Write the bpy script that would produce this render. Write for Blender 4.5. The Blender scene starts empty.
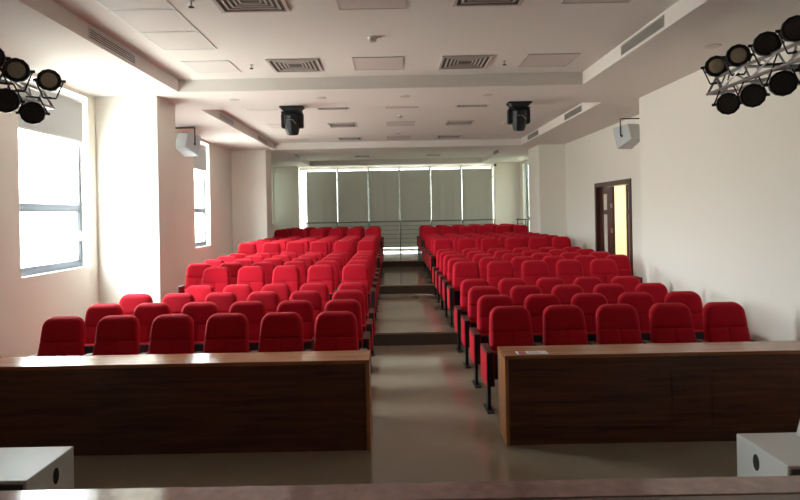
import bpy, math, random
from mathutils import Vector, Matrix
random.seed(7)
C = bpy.context.scene
COL = C.collection

# ------------------------------------------------------------------ camera
F_PX = 600.0
cam_d = bpy.data.cameras.new('camera')
cam_d.sensor_width = 36.0
cam_d.lens = 36.0 * F_PX / 800.0
cam_d.shift_x = 9.0 / 800.0
cam_d.shift_y = -36.0 / 800.0
cam_d.clip_start = 0.05
cam = bpy.data.objects.new('camera', cam_d)
COL.objects.link(cam)
cam.matrix_world = Matrix.Translation((0, 0, 1.95)) @ Matrix.Rotation(math.radians(1.1), 4, 'Y') @ Matrix.Rotation(math.radians(90), 4, 'X')
C.camera = cam

# ------------------------------------------------------------------ sky and daylight
w = bpy.data.worlds.new('overcast_sky')
C.world = w
w.use_nodes = True
nt = w.node_tree
bg = nt.nodes['Background']
tc = nt.nodes.new('ShaderNodeTexCoord')
sp = nt.nodes.new('ShaderNodeSeparateXYZ')
cr = nt.nodes.new('ShaderNodeValToRGB')
nt.links.new(tc.outputs['Generated'], sp.inputs[0])
nt.links.new(sp.outputs['Z'], cr.inputs[0])
cr.color_ramp.elements[0].position = 0.0
cr.color_ramp.elements[0].color = (0.62, 0.60, 0.55, 1)
cr.color_ramp.elements[1].position = 0.12
cr.color_ramp.elements[1].color = (0.93, 0.97, 1.0, 1)
nt.links.new(cr.outputs[0], bg.inputs['Color'])
bg.inputs['Strength'].default_value = 9.0

def portal(name, loc, rot, sx, sy):
    L = bpy.data.lights.new(name, 'AREA')
    L.shape = 'RECTANGLE'; L.size = sx; L.size_y = sy
    L.cycles.is_portal = True
    o = bpy.data.objects.new(name, L); COL.objects.link(o)
    o.location = loc; o.rotation_euler = rot
    return o

VS = C.view_settings
VS.view_transform = 'Standard'
VS.look = 'None'
VS.gamma = 1.0
VS.use_curve_mapping = False
VS.exposure = 2.24
C.cycles.max_bounces = 12
C.cycles.diffuse_bounces = 7
C.cycles.glossy_bounces = 5
C.cycles.transparent_max_bounces = 12
C.cycles.sample_clamp_indirect = 12.0
C.cycles.use_denoising = True

# ------------------------------------------------------------------ materials
def mat(name, col, rough=0.6, metal=0.0, spec=0.5, noise=None, bump=0.0, bscale=80.0, coat=0.0, sheen=0.0, emit=None, es=0.0):
    m = bpy.data.materials.new(name); m.use_nodes = True
    n = m.node_tree.nodes; l = m.node_tree.links
    b = n['Principled BSDF']
    b.inputs['Base Color'].default_value = (*col, 1)
    b.inputs['Roughness'].default_value = rough
    b.inputs['Metallic'].default_value = metal
    b.inputs['Specular IOR Level'].default_value = spec
    b.inputs['Coat Weight'].default_value = coat
    b.inputs['Sheen Weight'].default_value = sheen
    if emit:
        b.inputs['Emission Color'].default_value = (*emit, 1)
        b.inputs['Emission Strength'].default_value = es
    t = n.new('ShaderNodeTexCoord')
    if noise:
        sc, amt = noise
        ns = n.new('ShaderNodeTexNoise'); ns.inputs['Scale'].default_value = sc; ns.inputs['Detail'].default_value = 5
        l.new(t.outputs['Object'], ns.inputs['Vector'])
        mx = n.new('ShaderNodeMix'); mx.data_type = 'RGBA'
        mx.inputs[6].default_value = (*[c * (1 - amt) for c in col], 1)
        mx.inputs[7].default_value = (*[min(1, c * (1 + amt)) for c in col], 1)
        l.new(ns.outputs['Fac'], mx.inputs[0]); l.new(mx.outputs[2], b.inputs['Base Color'])
    if bump:
        nb = n.new('ShaderNodeTexNoise'); nb.inputs['Scale'].default_value = bscale; nb.inputs['Detail'].default_value = 3
        l.new(t.outputs['Object'], nb.inputs['Vector'])
        bp = n.new('ShaderNodeBump'); bp.inputs['Strength'].default_value = bump; bp.inputs['Distance'].default_value = 0.01
        l.new(nb.outputs['Fac'], bp.inputs['Height']); l.new(bp.outputs[0], b.inputs['Normal'])
    return m

def wood(name, dark, light, scale=(0.6, 6, 9), rough=0.35, coat=0.3, spec=0.5):
    m = bpy.data.materials.new(name); m.use_nodes = True
    n = m.node_tree.nodes; l = m.node_tree.links
    b = n['Principled BSDF']
    t = n.new('ShaderNodeTexCoord'); mp = n.new('ShaderNodeMapping'); mp.inputs['Scale'].default_value = scale
    ns = n.new('ShaderNodeTexNoise'); ns.inputs['Scale'].default_value = 3.2; ns.inputs['Detail'].default_value = 8
    ns.inputs['Distortion'].default_value = 0.6
    r = n.new('ShaderNodeValToRGB')
    r.color_ramp.elements[0].position = 0.32; r.color_ramp.elements[0].color = (*dark, 1)
    r.color_ramp.elements[1].position = 0.70; r.color_ramp.elements[1].color = (*light, 1)
    l.new(t.outputs['Object'], mp.inputs[0]); l.new(mp.outputs[0], ns.inputs['Vector'])
    l.new(ns.outputs['Fac'], r.inputs[0]); l.new(r.outputs[0], b.inputs['Base Color'])
    b.inputs['Roughness'].default_value = rough
    b.inputs['Coat Weight'].default_value = coat
    b.inputs['Coat Roughness'].default_value = 0.12
    b.inputs['Specular IOR Level'].default_value = spec
    return m

def tile_floor():
    m = bpy.data.materials.new('polished_beige_floor'); m.use_nodes = True
    n = m.node_tree.nodes; l = m.node_tree.links
    b = n['Principled BSDF']
    t = n.new('ShaderNodeTexCoord')
    ns = n.new('ShaderNodeTexNoise'); ns.inputs['Scale'].default_value = 1.3; ns.inputs['Detail'].default_value = 6
    l.new(t.outputs['Object'], ns.inputs['Vector'])
    r = n.new('ShaderNodeValToRGB')
    r.color_ramp.elements[0].position = 0.3; r.color_ramp.elements[0].color = (0.31, 0.25, 0.185, 1)
    r.color_ramp.elements[1].position = 0.7; r.color_ramp.elements[1].color = (0.37, 0.30, 0.225, 1)
    l.new(ns.outputs['Fac'], r.inputs[0])
    l.new(r.outputs[0], b.inputs['Base Color'])
    n2 = n.new('ShaderNodeTexNoise'); n2.inputs['Scale'].default_value = 4; n2.inputs['Detail'].default_value = 4
    l.new(t.outputs['Object'], n2.inputs['Vector'])
    mr = n.new('ShaderNodeMapRange'); mr.inputs[3].default_value = 0.07; mr.inputs[4].default_value = 0.14
    l.new(n2.outputs['Fac'], mr.inputs[0]); l.new(mr.outputs[0], b.inputs['Roughness'])
    b.inputs['Specular IOR Level'].default_value = 0.5
    return m

M = {}
M['wall'] = mat('cream_wall_paint', (0.88, 0.855, 0.785), 0.75, noise=(0.8, 0.015), bump=0.03, bscale=60)
M['ceil'] = mat('white_ceiling_paint', (0.77, 0.735, 0.70), 0.85, spec=0.2, noise=(0.5, 0.02))
M['floor'] = tile_floor()
M['red'] = mat('red_seat_fabric', (0.54, 0.006, 0.022), 0.85, spec=0.15, noise=(120, 0.12), bump=0.25, bscale=420, sheen=0.08)
M['blk'] = mat('black_plastic', (0.018, 0.018, 0.02), 0.45)
M['blkm'] = mat('black_painted_metal', (0.014, 0.015, 0.018), 0.45, spec=0.35)
M['arm'] = wood('varnished_armrest_wood', (0.06, 0.014, 0.010), (0.12, 0.03, 0.02), (6, 0.6, 9), 0.5, 0.0, 0.25)
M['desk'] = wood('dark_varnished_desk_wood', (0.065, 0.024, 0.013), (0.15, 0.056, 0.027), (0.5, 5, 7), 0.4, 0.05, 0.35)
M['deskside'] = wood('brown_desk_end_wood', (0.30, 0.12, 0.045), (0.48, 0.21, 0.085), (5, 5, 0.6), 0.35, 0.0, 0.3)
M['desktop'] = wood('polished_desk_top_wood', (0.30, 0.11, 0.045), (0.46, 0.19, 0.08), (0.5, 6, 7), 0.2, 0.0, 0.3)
M['door'] = wood('reddish_brown_door_wood', (0.045, 0.012, 0.010), (0.10, 0.03, 0.022), (6, 6, 0.6), 0.4, 0.15)
M['gran'] = mat('polished_reddish_granite', (0.27, 0.14, 0.12), 0.12, noise=(14, 0.45), spec=0.6)
M['stage'] = wood('brown_stage_boards', (0.06, 0.03, 0.018), (0.12, 0.06, 0.035), (0.6, 6, 6), 0.35, 0.2)
M['alu'] = mat('grey_blue_aluminium', (0.20, 0.24, 0.30), 0.4, metal=0.3)
M['steel'] = mat('brushed_steel', (0.55, 0.57, 0.58), 0.3, metal=0.9)
M['trussm'] = mat('bare_aluminium_truss', (0.36, 0.36, 0.37), 0.35, metal=0.8)
M['white'] = mat('white_enamel', (0.78, 0.78, 0.76), 0.45)
M['box'] = mat('white_speaker_cabinet_paint', (0.66, 0.67, 0.65), 0.5, noise=(3, 0.05))
M['grille'] = mat('dark_speaker_grille', (0.03, 0.03, 0.032), 0.6, bump=0.6, bscale=300)
M['greysp'] = mat('pale_grey_speaker_paint', (0.56, 0.60, 0.62), 0.5)
M['panelw'] = mat('matt_white_ceiling_panel', (0.70, 0.66, 0.63), 0.7)
M['panelg'] = mat('grey_pink_ceiling_panel', (0.62, 0.56, 0.54), 0.7)
M['ventm'] = mat('grey_vent_paint', (0.50, 0.47, 0.44), 0.5)
M['dark'] = mat('dark_void', (0.02, 0.02, 0.02), 0.9)
M['lens'] = mat('dark_led_lens', (0.075, 0.065, 0.06), 0.25, bump=0.8, bscale=90)
M['lensw'] = mat('amber_frosted_lens', (0.42, 0.36, 0.26), 0.35, noise=(60, 0.3))
M['corr'] = mat('warm_corridor_wall_paint', (0.80, 0.74, 0.58), 0.8)
M['paper'] = mat('white_card', (0.72, 0.66, 0.60), 0.6)
M['cred'] = mat('red_print', (0.45, 0.02, 0.03), 0.5)
M['backdrop'] = mat('stage_backdrop', (0.12, 0.10, 0.09), 0.9, spec=0.1, noise=(2, 0.1))
M['riser'] = mat('dark_grey_riser_face', (0.10, 0.09, 0.075), 0.35, noise=(9, 0.3))
M['rail'] = mat('dull_grey_rail_metal', (0.16, 0.165, 0.16), 0.45, metal=0.5)
M['backg'] = mat('grey_vent_interior', (0.10, 0.09, 0.085), 0.8)
M['brass'] = mat('brushed_hinge_metal', (0.55, 0.5, 0.42), 0.35, metal=0.9)

def glassm(name='clear_window_glass', col=(0.95, 0.98, 0.97)):
    m = bpy.data.materials.new(name); m.use_nodes = True
    n = m.node_tree.nodes; l = m.node_tree.links
    n.remove(n['Principled BSDF'])
    tr = n.new('ShaderNodeBsdfTransparent'); tr.inputs[0].default_value = (*col, 1)
    g = n.new('ShaderNodeBsdfGlossy'); g.inputs['Roughness'].default_value = 0.02
    mx = n.new('ShaderNodeMixShader'); fr = n.new('ShaderNodeLayerWeight'); fr.inputs[0].default_value = 0.5
    pw = n.new('ShaderNodeMath'); pw.operation = 'POWER'; pw.inputs[1].default_value = 5.0
    mr = n.new('ShaderNodeMapRange'); mr.inputs[3].default_value = 0.03; mr.inputs[4].default_value = 0.7
    l.new(fr.outputs['Facing'], pw.inputs[0]); l.new(pw.outputs[0], mr.inputs[0]); l.new(mr.outputs[0], mx.inputs[0]); l.new(tr.outputs[0], mx.inputs[1]); l.new(g.outputs[0], mx.inputs[2])
    l.new(mx.outputs[0], n['Material Output'].inputs[0])
    return m
M['glass'] = glassm()
M['dtint'] = glassm('strong_daylight_cut_glass', (0.17, 0.185, 0.17))  # tint added to hold back daylight at the far left window
M['mtint'] = glassm('medium_daylight_cut_glass', (0.30, 0.32, 0.30))  # tint added to dim the daylight from the far right window
M['tint'] = glassm('mild_daylight_cut_glass', (0.56, 0.58, 0.56))  # tint added so the back glazing does not overlight its surroundings

def blindm(name, col, trans):
    m = bpy.data.materials.new(name); m.use_nodes = True
    n = m.node_tree.nodes; l = m.node_tree.links
    n.remove(n['Principled BSDF'])
    d = n.new('ShaderNodeBsdfDiffuse'); d.inputs[0].default_value = (*col, 1)
    t = n.new('ShaderNodeBsdfTranslucent'); t.inputs[0].default_value = (*[c for c in col], 1)
    mx = n.new('ShaderNodeMixShader'); mx.inputs[0].default_value = trans
    l.new(d.outputs[0], mx.inputs[1]); l.new(t.outputs[0], mx.inputs[2])
    l.new(mx.outputs[0], n['Material Output'].inputs[0])
    return m
M['blind'] = blindm('grey_green_blind_fabric', (0.48, 0.48, 0.44), 0.15)
M['frost'] = blindm('frosted_door_glass', (0.62, 0.60, 0.58), 0.45)
M['blindg'] = blindm('pale_grey_blind_fabric', (0.50, 0.50, 0.50), 0.10)

# ------------------------------------------------------------------ mesh helpers
class MB:
    def __init__(s): s.v = []; s.f = []; s.mi = []; s.mats = []
    def _m(s, m):
        if m is None: return 0
        if m not in s.mats: s.mats.append(m)
        return s.mats.index(m)
    def add(s, vs, fs, m=None):
        k = len(s.v); s.v += [tuple(p) for p in vs]
        s.f += [tuple(i + k for i in f) for f in fs]; s.mi += [s._m(m)] * len(fs)
        return s
    def box(s, x0, x1, y0, y1, z0, z1, m=None, mtx=None):
        vs = [Vector((x, y, z)) for z in (z0, z1) for y in (y0, y1) for x in (x0, x1)]
        if mtx: vs = [mtx @ p for p in vs]
        return s.add(vs, [(0, 2, 3, 1), (4, 5, 7, 6), (0, 1, 5, 4), (2, 6, 7, 3), (0, 4, 6, 2), (1, 3, 7, 5)], m)
    def prism(s, pts, axis, a, b, m=None):
        def P(p, t):
            return {'x': (t, p[0], p[1]), 'y': (p[0], t, p[1]), 'z': (p[0], p[1], t)}[axis]
        n = len(pts)
        vs = [P(p, a) for p in pts] + [P(p, b) for p in pts]
        fs = [tuple(range(n))[::-1], tuple(range(n, 2 * n))] + [(i, (i + 1) % n, n + (i + 1) % n, n + i) for i in range(n)]
        return s.add(vs, fs, m)
    def tube(s, p, q, r, n=8, m=None, r2=None):
        p = Vector(p); q = Vector(q); d = (q - p).normalized()
        u = d.orthogonal().normalized(); w_ = d.cross(u); r2 = r if r2 is None else r2
        vs = [p + (u * math.cos(2 * math.pi * i / n) + w_ * math.sin(2 * math.pi * i / n)) * r for i in range(n)]
        vs += [q + (u * math.cos(2 * math.pi * i / n) + w_ * math.sin(2 * math.pi * i / n)) * r2 for i in range(n)]
        fs = [(i, (i + 1) % n, n + (i + 1) % n, n + i) for i in range(n)] + [tuple(range(n))[::-1], tuple(range(n, 2 * n))]
        return s.add(vs, fs, m)
    def lathe(s, prof, n=24, m=None, mtx=None):   # prof: (r, axis z) list, closed ends
        vs = []; fs = []
        for (r, z) in prof:
            for i in range(n):
                a = 2 * math.pi * i / n
                vs.append(Vector((r * math.cos(a), r * math.sin(a), z)))
        for k in range(len(prof) - 1):
            for i in range(n):
                fs.append((k * n + i, k * n + (i + 1) % n, (k + 1) * n + (i + 1) % n, (k + 1) * n + i))
        fs.append(tuple(range(n))[::-1]); fs.append(tuple(range((len(prof) - 1) * n, len(prof) * n)))
        if mtx: vs = [mtx @ p for p in vs]
        return s.add(vs, fs, m)
    def build(s, name, m=None, parent=None, bevel=0.0, smooth=False, seg=2):
        me = bpy.data.meshes.new(name); me.from_pydata(s.v, [], s.f)
        if s.mats:
            for a in s.mats: me.materials.append(a)
            me.polygons.foreach_set('material_index', s.mi)
        else: me.materials.append(m)
        me.validate()
        import bmesh
        bm = bmesh.new(); bm.from_mesh(me); bmesh.ops.recalc_face_normals(bm, faces=bm.faces); bm.to_mesh(me); bm.free()
        if smooth:
            for p in me.polygons: p.use_smooth = True
        o = bpy.data.objects.new(name, me); COL.objects.link(o)
        if parent: o.parent = parent
        if bevel:
            b = o.modifiers.new('bevel', 'BEVEL'); b.width = bevel; b.segments = seg; b.limit_method = 'ANGLE'
            b.angle_limit = math.radians(50)
        return o

def tag(o, label=None, cat=None, group=None, kind=None):
    if label: o['label'] = label
    if cat: o['category'] = cat
    if group: o['group'] = group
    if kind: o['kind'] = kind
    return o
def empty(name, loc, label, cat, group=None, rz=0):
    o = bpy.data.objects.new(name, None); COL.objects.link(o); o.location = loc; o.rotation_euler = (0, 0, rz)
    o.empty_display_size = 0.1
    return tag(o, label, cat, group)
def struct(o): o['kind'] = 'structure'; return o
def copy_tree(src, loc=None):
    r = src.copy(); COL.objects.link(r)
    if loc is not None: r.location = loc
    def rec(a, b):
        for ch in [c for c in kids.get(a.name, [])]:
            c = ch.copy(); COL.objects.link(c); c.parent = b; rec(ch, c)
    kids = {}
    def walk(a):
        kids[a.name] = list(a.children)
        for c in a.children: walk(c)
    walk(src); rec(src, r)
    return r

# ------------------------------------------------------------------ dimensions
XL, XR, XR2 = -4.36, 4.10, 4.80
YB, YF = 22.80, -3.0
HS, HU = 3.77, 3.95            # soffit height, recessed ceiling height
R1, R2, R3 = 8.90, 13.25, 17.72  # risers
T1, T2, T3 = 0.19, 0.38, 0.57

# ------------------------------------------------------------------ floor and steps
b = MB(); b.box(XL - .3, XR2 + .3, 3.30, 23.1, -0.2, 0.0); struct(b.build('floor', M['floor']))
b = MB(); b.prism([(R1, 0), (R1, T1), (R2, T1), (R2, T2), (R3, T2), (R3, T3), (YB + .1, T3), (YB + .1, 0)], 'x', XL, XR2)
struct(b.build('floor_steps', M['floor'], bevel=0.006))
for i, (yy, zz) in enumerate(((R1, 0), (R2, T1), (R3, T2))):
    b = MB(); b.box(XL + .01, XR2 - .01 if i else XR - .01, yy - .012, yy, zz, zz + .165); struct(b.build('trim_%d' % (i + 2), M['riser']))  # thin facing over each riser, darker than the floor
b = MB(); b.box(XL - .3, XR2 + .3, YF, 3.14, 0.0, 0.445); struct(b.build('floor_stage', M['stage']))
b = MB(); b.box(XL, XR2, 3.14, 3.35, 0.0, 0.45); struct(b.build('trim_1', M['gran'], bevel=0.008))

# ------------------------------------------------------------------ walls
def wall_x(name, x0, x1, ya, yb, z0, z1, holes, m=None):
    """wall slab between x0..x1 running along y with rectangular holes (ya,yb,za,zb)"""
    b = MB(); ys = sorted({ya, yb, *[h[0] for h in holes], *[h[1] for h in holes]})
    zs = sorted({z0, z1, *[h[2] for h in holes], *[h[3] for h in holes]})
    for i in range(len(ys) - 1):
        run = None
        for k in range(len(zs) - 1):
            cy = (ys[i] + ys[i + 1]) / 2; cz = (zs[k] + zs[k + 1]) / 2
            if any(h[0] < cy < h[1] and h[2] < cz < h[3] for h in holes):
                if run: b.box(x0, x1, ys[i], ys[i + 1], run[0], run[1]); run = None
            else:
                run = (run[0], zs[k + 1]) if run else (zs[k], zs[k + 1])
        if run: b.box(x0, x1, ys[i], ys[i + 1], run[0], run[1])
    return struct(b.build(name, m or M['wall']))

WT = 3.72
winL = [(7.05, 8.68, 1.28, WT), (10.2, 11.8, 1.28, WT), (13.35, 14.47, 1.28, WT), (21.2, 22.25, 1.66, WT)]
wall_x('wall_left', XL - .24, XL, YF, YB + .2, 0, 4.2, winL)
DY0, DY1, DZ = 11.95, 14.05, 2.57
winR = (19.4, 21.75, 0.72, 3.68)
wall_x('wall_right', XR2, XR2 + .2, 9.84, YB + .2, 0, 4.2, [(DY0, DY1, 0.0, DZ), winR])
b = MB(); b.box(XR, XR2 + .2, YF, 9.84, 0, 4.2); struct(b.build('wall_right_front', M['wall'], bevel=0.01))
b = MB(); b.box(XL - .24, XR2 + .3, YF - .2, YF, 0, 4.2); struct(b.build('wall_behind', M['backdrop']))
# back wall: glazing from -3.42 to 3.94
GX0, GX1, GZ0, GZ1 = -3.40, 3.87, 0.58, 3.68
b = MB()
b.box(XL, GX0, YB, YB + .2, 0, 4.2); b.box(GX1, XR2, YB, YB + .2, 0, 4.2)
b.box(GX0, GX1, YB, YB + .2, 0, GZ0); b.box(GX0, GX1, YB, YB + .2, GZ1, 4.2)
struct(b.build('wall_back', M['wall']))
# piers
def pier(n, x0, x1, y0, y1, z0=0):
    b = MB(); b.box(x0, x1, y0, y1, z0, HS + .02); struct(b.build(n, M['wall'], bevel=0.012))
pier('wall_pier_left_near', XL, -3.44, 8.90, 9.66)
pier('wall_pier_left_middle', XL, -3.40, 16.45, 17.2, T2 - .01)
pier('wall_pier_left_far', XL, GX0 - .02, 22.3, YB, T3 - .01)
pier('wall_pier_right_middle', 4.07, XR2, 16.4, 17.65, T2 - .01)
pier('wall_pier_right_far', GX1 + .02, XR2, 22.3, YB, T3 - .01)

# ------------------------------------------------------------------ ceiling with three recesses
C1 = (-3.04, 2.81, 0.4, 8.68)
C2 = (-3.17, 3.60, 10.15, 16.45)
C3 = (-2.95, 3.38, 17.6, 22.05)
b = MB(); b.box(XL - .24, XR2 + .3, YF - .2, YB + .2, HU, HU + .25); struct(b.build('ceiling', M['ceil']))
b = MB()
y = YF
for (x0, x1, y0, y1) in (C1, C2, C3):
    b.box(XL - .1, XR2 + .1, y, y0, HS, HU)
    b.box(XL - .1, x0, y0, y1, HS, HU); b.box(x1, XR2 + .1, y0, y1, HS, HU)
    y = y1
b.box(XL - .1, XR2 + .1, y, YB + .1, HS, HU)
struct(b.build('ceiling_soffit', M['ceil']))

# ------------------------------------------------------------------ windows
def side_window(n, y0, y1, z0, z1, X, out, sash=True, blind=None, transom=2.14, glass='glass', bz=3.08):
    """window in a wall along y. out = -1 (left wall) or +1 (right wall): direction outdoors"""
    e = bpy.data.objects.new('window_%d' % n, None); COL.objects.link(e); e.location = (X, (y0 + y1) / 2, z0); e['kind'] = 'structure'
    fx0, fx1 = sorted((X + out * .12 - X, X + out * .18 - X))
    hy = (y1 - y0) / 2; h = z1 - z0; f = MB(); t = .055
    f.box(fx0, fx1, -hy, -hy + t, 0, h); f.box(fx0, fx1, hy - t, hy, 0, h)
    f.box(fx0, fx1, -hy + t, hy - t, 0, t); f.box(fx0, fx1, -hy + t, hy - t, h - t, h)
    if transom: f.box(fx0, fx1, -hy + t, hy - t, transom - z0 - .03, transom - z0 + .03)
    f.build('window_frame', M['alu'], e, bevel=0.004)
    if sash and transom:
        s = MB(); a0, a1 = -hy + t, hy - t; q = transom - z0 - .03
        xx0, xx1 = sorted((out * .09, out * .118))
        for (p, r_) in ((a0, a0 + .05), (a1 - .10, a1 - .05)):
            s.box(xx0, xx1, p, r_, t, q)
        s.box(xx0, xx1, a0, a1 - .05, t, t + .05); s.box(xx0, xx1, a0, a1 - .05, q - .05, q)
        so = s.build('sash', M['alu'], e, bevel=0.003)
        hb = MB(); hb.box(*sorted((out * .06, out * .09)), a1 - .09, a1 - .065, q * .45, q * .45 + .14); hb.build('sash_handle', M['white'], so)
    g = MB(); g.box(*sorted((out * .148, out * .152)), -hy + t, hy - t, t, h - t); g.build('pane', M[glass], e)
    if blind:
        bl = empty('roller_blind', (X + out * .05, (y0 + y1) / 2, 0), blind, 'blind', 'roller blinds on the left wall')
        m_ = MB(); m_.box(-.004, .004, -hy + .045, hy - .055, bz, z1 - .06); m_.build('blind_fabric', M['blindg'], bl)
        m_ = MB(); m_.box(-.010, .010, -hy + .045, hy - .055, bz - .025, bz); m_.build('bottom_bar', M['white'], bl)
        m_ = MB(); m_.tube((0, -hy + .01, z1 - .075), (0, hy - .02, z1 - .075), .022, 10); m_.build('roller', M['white'], bl, smooth=False)
    if out < 0: portal('daylight_portal_%d' % n, (X - .23, (y0 + y1) / 2, (z0 + z1) / 2), (0, math.radians(-90), 0), z1 - z0, y1 - y0)
    else: portal('daylight_portal_%d' % n, (X + .19, (y0 + y1) / 2, (z0 + z1) / 2), (0, math.radians(90), 0), z1 - z0, y1 - y0)

bl_labels = {0: 'half-drawn pale grey roller blind on the large left window beside the front rows',
             1: 'unseen low-drawn grey roller blind added to block light, window behind the near column',  # unseen blind, lowered to keep window light off the soffit and speaker
             2: 'half-drawn grey roller blind on the narrow left window behind the wall speaker'}
for i, (y0, y1, z0, z1) in enumerate(winL):
    side_window(i + 1, y0, y1, z0, z1, XL, -1, blind=bl_labels.get(i), sash=(i != 3), transom=None if i == 3 else 2.14, glass='dtint' if i == 3 else 'glass', bz=2.55 if i == 1 else 3.08)
side_window(5, *winR, XR2, 1, sash=False, transom=1.72, glass='mtint')

# back glazing
e = bpy.data.objects.new('window_6', None); COL.objects.link(e); e.location = (0, YB, 0); e['kind'] = 'structure'
PX = [-3.17 + 1.17 * k for k in range(7)]
f = MB()
f.box(GX0, GX1, .04, .12, GZ0, GZ0 + .05); f.box(GX0, GX1, .04, .12, GZ1 - .012, GZ1)
f.build('window_frame', M['rail'], e)
for x in PX:
    m_ = MB(); m_.box(x - .030, x + .030, .02, .12, GZ0, GZ1); m_.box(x - .045, x + .045, -.035, -.0, 3.28, 3.32)
    m_.build('mullion', M['rail'], e)
xs = [GX0] + PX + [GX1]
for i in range(len(xs) - 1):
    g = MB(); g.box(xs[i] + .028, xs[i + 1] - .028 if i < 7 else xs[i + 1], .078, .082, GZ0 + .05, GZ1 - .012); g.build('pane', M['tint'], e)
portal('daylight_portal_back', ((GX0 + GX1) / 2, YB + .19, (GZ0 + GZ1) / 2), (math.radians(-90), 0, 0), GX1 - GX0, GZ1 - GZ0)
words = ['leftmost', 'second from the left', 'third from the left', 'fourth from the left, just left of the aisle line', 'fifth from the left', 'sixth from the left, rightmost']
words = ['leftmost of the six', 'second from the left', 'third from the left, left of the aisle', 'fourth from the left, right of the aisle', 'second from the right', 'rightmost of the six']
for i in range(6):
    x = (PX[i] + PX[i + 1]) / 2; hw = .585 - .027
    bl = empty('tall_roller_blind', (x, YB - .085, 0), 'tall grey-green roller blind, back wall, ' + words[i], 'blind', 'tall roller blinds in the back wall')
    m_ = MB(); N = 24; rnd = random.Random(i)
    ph = rnd.random() * 6; vs = []
    for k in range(N + 1):
        xx = -hw + 2 * hw * k / N; yy = .006 * math.sin(ph + k * .55) + .004 * math.sin(2 * ph + k * 1.1)
        vs += [(xx, yy, .70), (xx, yy * .2, 3.60), (xx, yy + .004, .70), (xx, yy * .2 + .004, 3.60)]
    fs = []
    for k in range(N):
        a = 4 * k; fs += [(a, a + 4, a + 5, a + 1), (a + 2, a + 3, a + 7, a + 6), (a, a + 2, a + 6, a + 4), (a + 1, a + 5, a + 7, a + 3)]
    fs += [(0, 1, 3, 2), (4 * N, 4 * N + 2, 4 * N + 3, 4 * N + 1)]
    m_.add(vs, fs); m_.build('blind_fabric', M['blind'], bl, smooth=False)
    m_ = MB(); m_.box(-hw, hw, -.012, .016, .675, .70); m_.build('bottom_bar', M['alu'], bl)
    m_ = MB(); m_.tube((-.55, 0, 3.604), (.55, 0, 3.604), .009, 8); m_.build('roller', M['white'], bl)
    m_ = MB(); m_.box(-.55, -.54, -.01, .085, 3.595, 3.765); m_.box(.54, .55, -.01, .085, 3.595, 3.765); m_.build('bracket', M['white'], bl)
# pale curtain edge at the right rear window
m_ = MB()
vs = []; N = 16
for k in range(N + 1):
    vs += [(4.74 + .02 * math.sin(k * 1.9), 20.5 + .045 * k * .5 - .9, z) for z in (.62, 3.66)]
    vs += [(4.745 + .02 * math.sin(k * 1.9), 20.5 + .045 * k * .5 - .9, z) for z in (.62, 3.66)]
fs = []
for k in range(N):
    a = 4 * k; fs += [(a, a + 4, a + 5, a + 1), (a + 2, a + 3, a + 7, a + 6), (a, a + 2, a + 6, a + 4), (a + 1, a + 5, a + 7, a + 3)]
m_.add(vs, fs)
tag(m_.build('curtain', M['blindg']), 'pale curtain edge beside the far right window behind the pier', 'curtain')

# railings
def railing(name, loc, L, axis, label, posts):
    e = empty(name, loc, label, 'railing')
    def P(t, z): return (t, 0, z) if axis == 'x' else (0, t, z)
    b = MB(); b.tube(P(0, 1.10), P(L, 1.10), .024, 10); b.build('handrail', M['rail'], e, smooth=False)
    for z in (.14, .30, .46, .62, .78, .94):
        b = MB(); b.tube(P(0, z), P(L, z), .009, 6); b.build('rail', M['rail'], e)
    for p in posts:
        b = MB(); b.tube(P(p, 0), P(p, 1.09), .02, 8); b.tube(P(p, 0), P(p, .012), .05, 12); b.build('post', M['rail'], e)
railing('railing', (GX0 + .02, 22.42, T3), GX1 - GX0 - .04, 'x', 'steel railing across the glazed back wall', [x - GX0 - .02 for x in PX])
railing('railing', (4.64, 18.0, T3), 4.2, 'y', 'steel railing in front of the far right window behind the pier', [.1, 1.4, 2.7, 4.0])

# ------------------------------------------------------------------ door and corridor
e = bpy.data.objects.new('door_1', None); COL.objects.link(e); e.location = (XR2, DY0, T1); e['kind'] = 'structure'
H = DZ - T1; W = DY1 - DY0
b = MB(); b.box(-.03, .21, 0, .09, 0, H); b.box(-.03, .21, W - .09, W, 0, H); b.box(-.03, .21, .09, W - .09, H - .10, H)
b.build('door_frame', M['door'], e, bevel=0.006)
def leaf(y0, y1, x, name='door_leaf', gl=(0.2, 0.8), mtx=None):
    lf = MB(); gw = (y1 - y0); g0 = y0 + gw * gl[0]; g1 = y0 + gw * gl[1]
    zs = [(.12, .42), (.52, 1.66), (1.76, 2.12)]
    lf.box(x, x + .045, y0, g0, .01, H - .11, mtx=mtx); lf.box(x, x + .045, g1, y1, .01, H - .11, mtx=mtx)
    z = .01
    for (a, c) in zs: lf.box(x, x + .045, g0, g1, z, a, mtx=mtx); z = c
    lf.box(x, x + .045, g0, g1, z, H - .11, mtx=mtx)
    o = lf.build(name, M['door'], e)
    for (a, c) in zs:
        g = MB(); g.box(x + .018, x + .026, g0, g1, a, c, mtx=mtx); g.build('pane', M['frost'], o)
    return o
l1 = leaf(W - .90, W - .09, .06, gl=(.42, .74))
l2 = leaf(.09, .45, .06, gl=(.58, .82))
for z in (.55, 1.25, 1.8):
    hb = MB(); hb.box(.045, .062, W - .88, W - .81, z, z + .10); hb.build('hinge', M['brass'], l1)
b = MB()
b.box(6.6, 6.7, 10.5, 21.5, 0, 3.6); b.box(XR2 + .2, 6.7, 10.4, 10.5, 0, 3.6); b.box(XR2 + .2, 6.7, 21.5, 21.6, 0, 3.6) if False else None
b.box(XR2 + .2, 6.6, 16.9, 17.0, 0, 3.6)
struct(b.build('wall_corridor', M['corr']))
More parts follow.
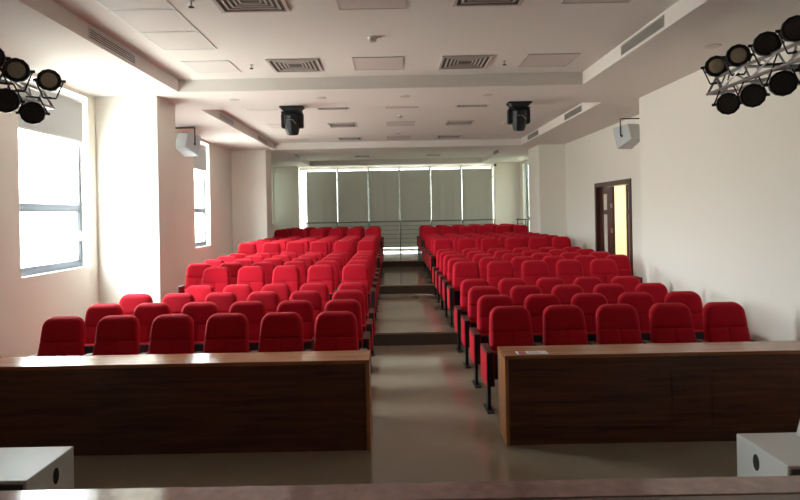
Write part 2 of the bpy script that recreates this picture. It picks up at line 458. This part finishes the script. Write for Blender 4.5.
b = MB(); b.box(XR2 + .2, 6.6, 10.5, 16.9, 0, T1); struct(b.build('floor_corridor', M['floor']))
b = MB(); b.box(XR2 + .2, 6.6, 10.5, 16.9, 3.3, 3.4); struct(b.build('ceiling_corridor', M['ceil']))
L = bpy.data.lights.new('corridor_lamp', 'AREA'); L.shape = 'RECTANGLE'; L.size = .4; L.size_y = 1.2; L.energy = 24; L.color = (1, .94, .82)
o = bpy.data.objects.new('corridor_lamp', L); COL.objects.link(o); o.location = (5.8, 14.6, 3.27)

# ------------------------------------------------------------------ desks
def desk(x0, x1, yd, label, panels):
    e = empty('long_desk', ((x0 + x1) / 2, yd, 0), label, 'desk', 'long front desks')
    a, c = x0 - (x0 + x1) / 2, x1 - (x0 + x1) / 2
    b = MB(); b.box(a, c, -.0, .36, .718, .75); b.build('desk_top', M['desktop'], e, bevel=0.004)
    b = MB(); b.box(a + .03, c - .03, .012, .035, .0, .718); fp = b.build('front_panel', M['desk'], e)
    n = panels; wd = (c - a - .06) / n
    for i in range(n):
        u0 = a + .03 + wd * i + .16; u1 = a + .03 + wd * (i + 1) - .16
        q = MB()
        for (p0, p1, z0, z1) in ((u0, u1, .60, .612), (u0, u1, .12, .132), (u0, u0 + .012, .132, .60), (u1 - .012, u1, .132, .60)):
            q.box(p0, p1, .008, .012, z0, z1)
        q.build('moulding', M['desk'], fp)
    for (p0, p1) in ((a, a + .03), (c - .03, c)):
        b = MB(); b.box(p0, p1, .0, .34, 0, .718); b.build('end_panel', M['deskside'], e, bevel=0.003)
    b = MB(); b.box(a + .03, c - .03, .08, .32, .42, .44); b.build('shelf', M['desk'], e)
    return e
desk(-4.25, -.205, 4.95, 'long dark wooden desk in front of the left block of red seats', 2)
desk(.925, 4.06, 5.0, 'long dark wooden desk with brown end in front of the right block', 2)

# folded card on the right desk
e = empty('name_card', (1.14, 5.08, .75), 'small white and red card lying on the front edge of the right desk', 'card')
b = MB(); b.box(-.10, .16, -.055, .055, 0.0, .004); b.build('card', M['paper'], e)
b = MB(); b.box(-.085, -.02, -.045, .045, .004, .0055); b.build('red_print', M['cred'], e)
for k in range(3):
    b = MB(); b.box(.0, .12 - .02 * k, -.03 + .025 * k, -.022 + .025 * k, .004, .005); b.build('text_line', M['cred'] if k == 2 else M['ventm'], e)

# ------------------------------------------------------------------ auditorium chairs
def backrest_mesh():
    zb, zt = .475, .975
    seam = .735
    zs = sorted({zb, zb + .01, zb + .03, *[zb + .05 + i * .04 for i in range(5)], seam - .016, seam - .006, seam, seam + .006, seam + .016,
                 .78, .82, .855, .88, .90, .92, .935, .948, .958, .966, .972, zt})
    us = [-1, -.985, -.95, -.88, -.75, -.6, -.45, -.3, -.16, -.06, -.025, 0, .025, .06, .16, .3, .45, .6, .75, .88, .95, .985, 1]
    b = MB(); vs = []
    for side in (0, 1):
        for z in zs:
            t = (z - zb) / (zt - zb)
            hw = .236 - .030 * t
            r = .105
            if z > zt - r: q = (z - (zt - r)) / r; hw = hw - r + r * math.sqrt(max(0, 1 - q * q)) 
            rb = .03
            if z < zb + rb: q = ((zb + rb) - z) / rb; hw = hw - rb + rb * math.sqrt(max(0, 1 - q * q))
            yc = -.045 + .11 * t
            ez = min((zt - z) / .05, (z - zb) / .04, 1); ez = math.sqrt(max(0, 1 - (1 - ez) ** 2))
            for u in us:
                eu = min((1 - abs(u)) / .16, 1); eu = math.sqrt(max(0, 1 - (1 - eu) ** 2))
                k = ez * eu
                if side == 0:
                    d = .062 * k * (1 + .10 * math.cos(u * 1.4) * 1)
                    d -= .011 * math.exp(-((z - seam) / .006) ** 2) * k
                    if z < seam: d -= .010 * (math.exp(-(u / .03) ** 2)) * k
                    d += .012 * math.exp(-((z - .60) / .06) ** 2)  * k
                    yy = yc - d
                else: yy = yc + .012 * k
                vs.append((u * hw, yy, z))
    n = len(us); m = len(zs); fs = []
    for s_ in (0, 1):
        o = s_ * n * m
        for j in range(m - 1):
            for i in range(n - 1):
                q = (o + j * n + i, o + j * n + i + 1, o + (j + 1) * n + i + 1, o + (j + 1) * n + i)
                fs.append(q if s_ == 0 else q[::-1])
    o = n * m
    for j in range(m - 1):
        fs.append((j * n, (j + 1) * n, o + (j + 1) * n, o + j * n)); fs.append((j * n + n - 1, o + j * n + n - 1, o + (j + 1) * n + n - 1, (j + 1) * n + n - 1))
    for i in range(n - 1):
        fs.append((i, o + i, o + i + 1, i + 1)); j = (m - 1) * n; fs.append((j + i, j + i + 1, o + j + i + 1, o + j + i))
    b.add(vs, fs); return b

SP = .55   # pitch
ARM = .080
def make_chair(sides):
    e = empty('auditorium_chair', (0, 0, 0), 'x', 'chair')
    backrest_mesh().build('backrest', M['red'], e, smooth=True)
    b = MB(); b.prism([(-.015, .42), (.010, .42), (.088, .86), (.068, .86)], 'x', -.185, .185); b.build('back_shell', M['blk'], e, bevel=.006)
    # tipped-up seat: red pad behind a black underside shell
    b = MB(); b.prism([(-.150, .30), (-.075, .27), (-.075, .545), (-.130, .552), (-.150, .545)], 'x', -.225, .225); b.build('seat_cushion', M['red'], e, bevel=.015, seg=3)
    b = MB(); b.prism([(-.185, .30), (-.152, .27), (-.152, .535), (-.178, .54)], 'x', -.218, .218); b.build('seat_shell', M['blk'], e, bevel=.006)
    for s in sides:
        x = s * SP / 2
        b = MB(); b.box(x - .031, x + .031, -.375, .02, .265, .575); b.build('side_frame', M['blk'], e, bevel=.006)
        b = MB()
        b.box(x - .040, x - .0315, -.372, .015, .265, .572); b.box(x + .0315, x + .040, -.372, .015, .265, .572)
        b.build('side_pad', M['red'], e, bevel=.004)
        b = MB(); b.box(x - ARM / 2, x + ARM / 2, -.395, .02, .577, .605); b.build('armrest', M['arm'], e, bevel=.010)
        b = MB(); b.box(x - .017, x + .017, -.27, -.17, .012, .27); b.box(x - .035, x + .035, -.36, -.08, 0, .014)
        b.build('leg', M['blkm'], e, bevel=.004)
    b = MB(); b.tube((-.230, -.05, .40), (.230, -.05, .40), .013, 8); b.build('hinge_bar', M['blkm'], e)
    return e

ordw = ['front', 'second', 'third', 'fourth', 'fifth', 'sixth', 'seventh', 'eighth', 'ninth', 'tenth', 'eleventh', 'twelfth', 'thirteenth', 'fourteenth', 'fifteenth', 'sixteenth', 'seventeenth', 'last']
posw = ['on the aisle', 'second from the aisle', 'third from the aisle', 'fourth from the aisle', 'fifth from the aisle', 'sixth from the aisle']
PR = make_chair([-1]); PRE = make_chair([-1, 1]); PL = make_chair([1]); PLE = make_chair([1, -1])
used = {}
def place(proto, loc, label, group):
    if proto.name not in used:
        used[proto.name] = 1; c = proto
        c.location = loc
    else: c = copy_tree(proto, loc)
    c['label'] = label; c['group'] = group
rowsR = [5, 5, 5, 5, 5, 6, 6, 6, 6] + [6] * 9
rowsL = [6, 6, 6, 5, 5, 6, 6, 6, 6] + [6] * 9
jobs = []
for r in range(18):
    Y = 6.15 + .858 * r
    z = 0 if r < 4 else T1 if r < 9 else T2 if r < 14 else T3
    rw = ('front row' if r == 0 else 'last row' if r == 17 else ordw[r] + ' row')
    for side, rows in (('right', rowsR), ('left', rowsL)):
        n = rows[r]
        for k in range(n):
            x = (1.205 if r < 4 else 1.185) + SP * k if side == 'right' else -.575 - SP * k
            yy = Y - (.12 if (side == 'left' and r < 9) else .06 if side == 'left' else 0)
            end = (k == n - 1)
            p = posw[k] + (' at the wall end' if end else '')
            lab = 'red chair, %s block, %s, %s' % (side, rw, p)
            jobs.append(((PRE if end else PR) if side == 'right' else (PLE if end else PL), (x, yy, z), lab, 'red auditorium chairs in the %s block' % side))
for j in jobs: place(*j)

# ------------------------------------------------------------------ white speaker boxes at the stage edge
def floor_speaker(x0, x1, label):
    e = empty('floor_speaker', ((x0 + x1) / 2, 3.92, 0), label, 'speaker', 'white floor speakers behind the stage edge')
    h = (x1 - x0) / 2
    b = MB(); b.box(-h, h, -.27, .28, .0, .37); b.build('cabinet', M['box'], e, bevel=.008)
    b = MB(); b.box(-h + .02, h - .02, -.285, -.27, .02, .35); b.build('grille', M['grille'], e)
    for s in (-1, 1):
        b = MB()
        b.lathe([(.045, 0), (.045, .004)], 20, mtx=Matrix.Translation((s * (h + .0005), .05, .26)) @ Matrix.Rotation(math.radians(90), 4, 'Y') @ Matrix.Translation((0, 0, -.002)) @ Matrix.Diagonal((1.2, .75, 1, 1)))
        b.build('handle', M['dark'], e)
    b = MB(); b.lathe([(.022, 0), (.022, .012), (.010, .013)], 16, mtx=Matrix.Translation((-.12 if x0 < 0 else .2, .05, .37))); b.build('pole_socket', M['blk'], e)
    return e
floor_speaker(-3.05, -2.25, 'white speaker cabinet on the floor at the left, brightly lit on top')
floor_speaker(2.385, 3.185, 'white speaker cabinet on the floor at the right, with dark side handle')
e = empty('monitor_wedge', (3.03, 4.0, .37), 'small white wedge monitor standing on the right floor speaker', 'speaker')
b = MB(); b.prism([(-.27, 0), (.27, 0), (.22, .26), (-.20, .26)], 'y', -.14, .14); b.build('cabinet', M['box'], e, bevel=.006)
b = MB(); b.box(-.16, .18, -.15, -.14, .03, .23); b.build('grille', M['grille'], e)

# ------------------------------------------------------------------ wall speakers
def wall_speaker(x, y, z, s, label):
    e = empty('wall_speaker', (x, y, z), label, 'speaker', 'speakers on wall brackets')
    tilt = Matrix.Rotation(s * math.radians(20), 4, 'Z') @ Matrix.Rotation(math.radians(-16), 4, 'X')
    b = MB(); vs = []
    for (yy, hx, hz) in ((-.17, .13, .15), (.19, .17, .21)):
        vs += [tilt @ Vector((sx * hx, yy, sz * hz)) for sz in (-1, 1) for sx in (-1, 1)]
    b.add(vs, [(0, 2, 3, 1), (4, 5, 7, 6), (0, 1, 5, 4), (2, 6, 7, 3), (0, 4, 6, 2), (1, 3, 7, 5)]); b.build('cabinet', M['greysp'], e, bevel=.012)
    b = MB(); b.box(-.155, .155, .192, .2, -.19, .19, mtx=tilt); b.build('grille', M['grille'], e)
    b = MB(); ax = -s * .155
    b.tube((-s * .17, -.03, -.02), (-s * .17, -.03, .30), .011, 8); b.tube((-s * .17, -.03, .30), (s * .30, -.03, .30), .011, 8); b.box(*sorted((s * .30, s * .318)), -.08, .02, .22, .36)
    b.build('bracket', M['blkm'], e)
    b = MB(); b.lathe([(.026, 0), (.026, .02)], 14, mtx=Matrix.Translation((-s * .158, -.03, -.02)) @ Matrix.Rotation(math.radians(90), 4, 'Y')); b.build('knob', M['blkm'], e)
wall_speaker(-4.02, 11.9, 3.43, -1, 'grey speaker on a bracket on the left wall behind the column')
wall_speaker(4.47, 11.2, 3.34, 1, 'pale grey speaker on a bracket on the right wall above the door')

# ------------------------------------------------------------------ moving head lights
def moving_head(x, y, label):
    e = empty('moving_head_light', (x, y, HS), label, 'stage light', 'moving head lights on the ceiling beam')
    b = MB(); b.box(-.195, .195, -.12, .12, -.028, 0.0); b.build('mounting_plate', M['blkm'], e, bevel=.004)
    b = MB(); b.prism([(-.17, -.028), (.17, -.028), (.13, -.085), (-.13, -.085)], 'y', -.14, .14); b.build('base', M['blkm'], e, bevel=.006)
    b = MB()
    for s in (-1, 1):
        b.prism([(s * .05, -.085), (s * .172, -.10), (s * .185, -.13), (s * .185, -.33), (s * .168, -.355), (s * .05, -.355)], 'y', -.02, .10)
    b.box(-.17, .17, -.09, .09, -.115, -.085)
    b.build('yoke', M['blkm'], e, bevel=.01)
    R = Matrix.Translation((0, 0, -.285)) @ Matrix.Rotation(math.radians(12), 4, 'X')
    b = MB(); b.lathe([(.08, .19), (.125, .15), (.13, .0), (.118, -.09), (.095, -.175), (.085, -.18)], 12, mtx=R); h = b.build('head', M['blkm'], e)
    b = MB(); b.lathe([(.075, -.178), (.075, -.186)], 20, mtx=R); b.build('lens', M['lens'], h)
    b = MB()
    b.box(-.06, .03, -.142, -.130, .075, .082, mtx=R); b.box(-.004, .004, -.142, -.130, -.04, .04, mtx=R @ Matrix.Translation((.055, 0, .045)) @ Matrix.Rotation(math.radians(-40), 4, 'Y'))
    b.build('trim_line', M['steel'], h)
moving_head(-1.62, 10.02, 'black moving head light hanging from the ceiling beam, left of the aisle')
moving_head(2.17, 10.02, 'black moving head light hanging from the ceiling beam, right of the aisle')

# ------------------------------------------------------------------ stage lighting trusses with PAR cans
def truss(x, y0, y1, z, label):
    e = empty('lighting_truss', (x, y0, z), label, 'truss', 'lighting trusses'); L = y1 - y0; a = .095
    pts = [(-a, 0, -a * .8), (a, 0, -a * .8), (0, 0, a)]
    b = MB()
    for p in pts: b.tube((p[0], 0, p[2]), (p[0], L, p[2]), .016, 10)
    b.build('chord', M['trussm'], e, smooth=False)
    b = MB(); n = int(L / .22)
    for i in range(n):
        for q in range(3):
            p, r_ = pts[q], pts[(q + 1) % 3]
            if i % 2: p, r_ = r_, p
            b.tube((p[0], L * i / n, p[2]), (r_[0], L * (i + 1) / n, r_[2]), .009, 6)
    for yy in (0.005, L - .005):
        for q in range(3): b.tube((pts[q][0], yy, pts[q][2]), (pts[(q + 1) % 3][0], yy, pts[(q + 1) % 3][2]), .012, 6)
    b.build('bracing', M['trussm'], e)
    for yy in (.5, L - .45):
        sx = 1 if x > 0 else -1; wx = (XR - .004 if x > 0 else XL + .004) - x
        b = MB(); b.tube((sx * a, yy, -a * .8), (wx, yy, -a * .8), .016, 8); b.tube((0, yy, a), (wx, yy, a), .016, 8); b.box(*sorted((wx - sx * .012, wx)), yy - .06, yy + .06, -.14, .16); b.build('bracket', M['trussm'], e)
def par_can(x, y, z, tz, lens, label, group, rz=0.0, rx=0.0, r=.108):
    e = empty('par_light', (x, y, z), label, 'stage light', group)
    R = Matrix.Rotation(rz, 4, 'Z') @ Matrix.Rotation(math.radians(90) + rx, 4, 'X')   # local +z points to -y
    b = MB(); b.lathe([(.05, -.13), (r * .80, -.11), (r * .86, -.02), (r * .98, .0), (r, .03), (r * .97, .055), (r * .78, .056), (r * .74, .045)], 12, mtx=R)
    h = b.build('housing', M['blkm'], e)
    if lens is M['lens']:
        b = MB(); b.lathe([(r * .74, .044), (r * .73, .049)], 20, mtx=R)
        for (ring, cnt) in ((0, 1), (.030, 6), (.060, 12), (.084, 16)):
            for k in range(cnt):
                a = 2 * math.pi * k / cnt
                b.lathe([(.009, .048), (.007, .056)], 6, mtx=R @ Matrix.Translation((ring * math.cos(a) * r / .128, ring * math.sin(a) * r / .128, 0)))
        b.build('lens', M['lens'], e)
    else:
        b = MB(); b.lathe([(r * .66, .042), (r * .64, .052), (r * .4, .058)], 20, mtx=R); b.build('lens', lens, e)
    b = MB(); X = (Matrix.Rotation(rz, 4, 'Z') @ Vector((1, 0, 0)))
    for s in (-1, 1):
        p = X * (s * (r + .012)); q = Vector((p.x * .45, p.y * .45, tz)) 
        b.tube(p, q, .007, 6)
        b.tube(X * (s * (r - .02)), X * (s * (r + .03)), .014, 10)
    b.tube(X * (r + .012) * .45 + Vector((0, 0, tz)), X * -(r + .012) * .45 + Vector((0, 0, tz)), .009, 6)
    b.tube((0, 0, tz * .93), (0, 0, tz * 1.05), .016, 8)
    b.build('yoke', M['blkm'], e)
truss(3.36, 4.2, 6.15, 3.19, 'silver lighting truss with black lamps hanging near the right wall')
G = 'lamps on the right truss'
data = [(3.33, 6.10, 3.385, -.17, 'w', 'black lamp with pale round lens at the far end, top of the right truss'),
        (3.35, 5.75, 3.40, -.18, 'w', 'black lamp with pale round lens, second from the far end, top of the right truss'),
        (3.34, 5.30, 3.385, -.18, 'd', 'large dark lamp above the right truss between the pale-lensed lamp and the frame edge'),
        (3.34, 4.92, 3.40, -.19, 'd', 'largest dark lamp above the right truss, cut by the right image edge'),
        (3.32, 5.88, 2.965, .17, 'd', 'dark lamp below the right truss at its far end'),
        (3.32, 5.48, 2.965, .17, 'd', 'dark lamp below the right truss, middle of the lower row'),
        (3.32, 5.06, 2.985, .17, 'd', 'dark lamp below the right truss, third from the far end'),
        (3.36, 4.72, 3.03, .14, 'd', 'dark lamp below the right truss at the right image edge')]
for (x, y, z, tz, ln, lab) in data:
    par_can(x, y, z, tz, M['lensw'] if ln == 'w' else M['lens'], lab, G, rz=math.radians(-22), rx=math.radians(6))
truss(-3.42, 4.2, 5.95, 3.14, 'lighting truss with dark lamps hanging near the left window')
G = 'lamps on the left truss'
data = [(-3.27, 5.79, 3.30, -.17, 'w', 'round lamp at the far end, top of the left truss'),
        (-3.29, 5.32, 3.285, -.18, 'w', 'round lamp with pale lens, second from the far end, top of the left truss'),
        (-3.33, 5.04, 3.33, -.19, 'd', 'dark lamp above the left truss, cut by the left image edge'),
        (-3.31, 5.58, 2.95, .15, 'd', 'dark lamp below the left truss at its far end, over the window'),
        (-3.30, 5.18, 2.99, .15, 'd', 'dark lamp below the left truss near the left image edge')]
for (x, y, z, tz, ln, lab) in data:
    par_can(x, y, z, tz, M['lensw'] if ln == 'w' else M['lens'], lab, G, rz=math.radians(25), rx=math.radians(6))

# ------------------------------------------------------------------ ceiling fittings
def vent(x, y, label, s=.66):
    e = empty('ceiling_vent', (x, y, HU), label, 'vent', 'square ceiling vents')
    h = s / 2
    b = MB(); b.box(-h + .03, h - .03, -h + .03, h - .03, -.004, 0); b.build('backing', M['backg'], e)
    b = MB()
    for (a, c, t_) in ((h, .035, .018), (h - .075, .022, .014), (h - .13, .02, .012), (h - .18, .018, .010), (h - .225, .016, .009)):
        if a < .05: continue
        b.box(-a, a, -a, -a + c, -t_, -.001); b.box(-a, a, a - c, a, -t_, -.001); b.box(-a, -a + c, -a + c, a - c, -t_, -.001); b.box(a - c, a, -a + c, a - c, -t_, -.001)
    b.build('louvre', M['ventm'], e)
def panel(x, y, label, m, s=.64, sy=None):
    e = empty('ceiling_panel', (x, y, HU), label, 'panel', 'square ceiling panels'); h = s / 2; g = (sy or s) / 2
    b = MB(); b.box(-h + .015, h - .015, -g + .015, g - .015, -.006, 0); b.build('panel', m, e)
    b = MB()
    for (x0, x1, y0, y1) in ((-h, h, -g, -g + .015), (-h, h, g - .015, g), (-h, -h + .015, -g + .015, g - .015), (h - .015, h, -g + .015, g - .015)): b.box(x0, x1, y0, y1, -.009, 0)
    b.build('panel_frame', M['ventm'] if m is M['panelg'] else M['white'], e)
rl = [(7.96, 'near the first ceiling beam'), (5.5, 'at the top edge of the picture')]
vent(-1.23, 7.96, 'square louvred vent left of centre, just before the first ceiling beam')
vent(1.02, 7.96, 'square louvred vent right of centre, just before the first ceiling beam')
vent(-1.27, 5.50, 'square louvred vent at the top edge of the picture, left of centre')
vent(.96, 5.45, 'square louvred vent at the top edge of the picture, right of centre')
panel(-.13, 7.96, 'flat square panel in the middle just before the first ceiling beam', M['panelg'], .66)
panel(2.12, 7.96, 'flat grey panel rightmost just before the first ceiling beam', M['panelg'], .66)
panel(-2.34, 7.96, 'pale panel leftmost just before the first ceiling beam', M['panelw'], .62)
panel(-.14, 5.50, 'flat square panel at the top edge of the picture, middle', M['panelg'], .66)
panel(2.0, 5.45, 'flat square panel at the top edge of the picture, right', M['panelg'], .66)
panel(-2.34, 6.77, 'pale panel, farthest of the three joined panels at upper left', M['panelw'], .64, .68)
panel(-2.34, 6.07, 'pale panel, middle of the three joined panels at upper left', M['panelw'], .64, .68)
panel(-2.34, 5.37, 'pale panel, nearest of the three joined panels at upper left', M['panelw'], .64, .68)
for (y, wd) in ((11.0, 'first row beyond the first beam'), (13.3, 'second row beyond the first beam'), (15.7, 'third row, before the second beam')):
    vent(-1.04, y, 'square ceiling vent left of centre, ' + wd, .60)
    vent(1.55, y, 'square ceiling vent right of centre, ' + wd, .60)
    panel(.25, y, 'flat grey ceiling panel at the centre, ' + wd, M['panelg'], .62)
    panel(-2.37, y, 'pale ceiling panel at the left, ' + wd, M['panelw'], .62)
    panel(2.85, y, 'pale ceiling panel at the right, ' + wd, M['panelw'], .62)
vent(-.95, 20.6, 'ceiling vent left of centre in the farthest ceiling recess', .5)
vent(1.5, 20.6, 'ceiling vent right of centre in the farthest ceiling recess', .5)

def slot(x, y0, y1, s, label):
    e = empty('slot_diffuser', (x, (y0 + y1) / 2, (HS + HU) / 2), label, 'vent', 'slot diffusers in the ceiling recess sides'); h = (y1 - y0) / 2
    xa, xb = sorted((0, s * .012)); b = MB(); b.box(*sorted((0, s * .003)), -h, h, -.055, .055); b.build('backing', M['dark'], e)
    b = MB()
    for z in (-.06, -.036, -.012, .012, .036, .052): b.box(xa, xb, -h, h, z, z + .009)
    b.box(xa, xb, -h - .01, -h, -.06, .061); b.box(xa, xb, h, h + .01, -.06, .061)
    b.build('louvre', M['white'] if s > 0 else M['ventm'], e)  # white on left-side louvres stands in for their bright reflection
slot(C1[1], 6.1, 7.2, -1, 'long slot diffuser in the right side of the nearest ceiling recess')
slot(C1[0], 6.1, 7.2, 1, 'long slot diffuser in the left side of the nearest ceiling recess')
slot(C2[1], 11.2, 12.3, -1, 'slot diffuser in the right side of the middle recess, nearer one')
slot(C2[1], 14.5, 15.6, -1, 'slot diffuser in the right side of the middle recess, farther one')
slot(C2[0], 11.2, 12.2, 1, 'slot diffuser in the left side of the middle recess, nearer one')
slot(C2[0], 14.4, 15.5, 1, 'slot diffuser in the left side of the middle recess, farther one')
slot(C3[1], 18.6, 19.5, -1, 'slot diffuser in the right side of the farthest recess')
slot(C3[0], 18.6, 19.6, 1, 'slot diffuser in the left side of the farthest recess')

def detector(x, y, z, label):
    e = empty('smoke_detector', (x, y, z), label, 'smoke detector', 'smoke detectors')
    b = MB(); b.lathe([(.055, 0), (.055, -.015), (.045, -.02)], 20); b.build('base', M['white'], e)
    b = MB(); b.lathe([(.045, -.02), (.042, -.045), (.025, -.055)], 20); b.build('dome', M['ventm'], e)
detector(-.17, 6.78, HU, 'round smoke detector on the ceiling nearest the camera')
detector(.22, 12.2, HU, 'round smoke detector beyond the first ceiling beam')
detector(.22, 14.6, HU, 'round smoke detector before the second ceiling beam')
def sprinkler(x, y, z, label):
    e = empty('sprinkler', (x, y, z), label, 'sprinkler', 'ceiling sprinklers')
    b = MB(); b.tube((0, 0, 0), (0, 0, -.05), .009, 8); b.lathe([(.028, 0), (.028, -.005)], 16); b.build('stem', M['steel'], e)
    b = MB(); b.lathe([(.026, -.05), (.026, -.055)], 12); b.build('deflector', M['dark'], e)
sprinkler(-1.80, 7.9, HU, 'small sprinkler left of the left vent before the first beam')
sprinkler(1.54, 7.95, HU, 'small sprinkler right of the right vent before the first beam')
sprinkler(-1.81, 5.55, HU, 'small sprinkler at the top edge of the picture near the pale panels')
for (x, lab) in ((-2.39, 'leftmost'), (-1.05, 'second from the left'), (.25, 'second from the right'), (1.53, 'rightmost')):
    b = MB(); b.lathe([(.075, 0), (.075, -.008), (.055, -.010)], 24)
    o = b.build('recessed_downlight', M['panelg']); o.location = (x, 9.3, HS); tag(o, 'small round unlit downlight under the first ceiling beam, ' + lab + ' of four', 'ceiling light', 'downlights under the first beam')
for (x, y, lab) in ((3.66, 6.75, 'small round unlit downlight in the right soffit above the lighting truss'),):
    b = MB(); b.lathe([(.085, 0), (.085, -.008), (.06, -.010)], 24)
    o = b.build('recessed_downlight', M['panelg']); o.location = (x, y, HS); tag(o, lab, 'ceiling light')
# security camera at the far right pier
e = empty('security_camera', (3.86, 22.15, HS), 'small camera under the ceiling at the far right corner of the back windows', 'camera')
b = MB(); b.tube((0, 0, 0), (0, 0, -.06), .02, 10); b.build('mount', M['white'], e)
b = MB(); b.box(-.04, .04, -.16, .05, -.13, -.06); b.build('body', M['grille'], e, bevel=.01)
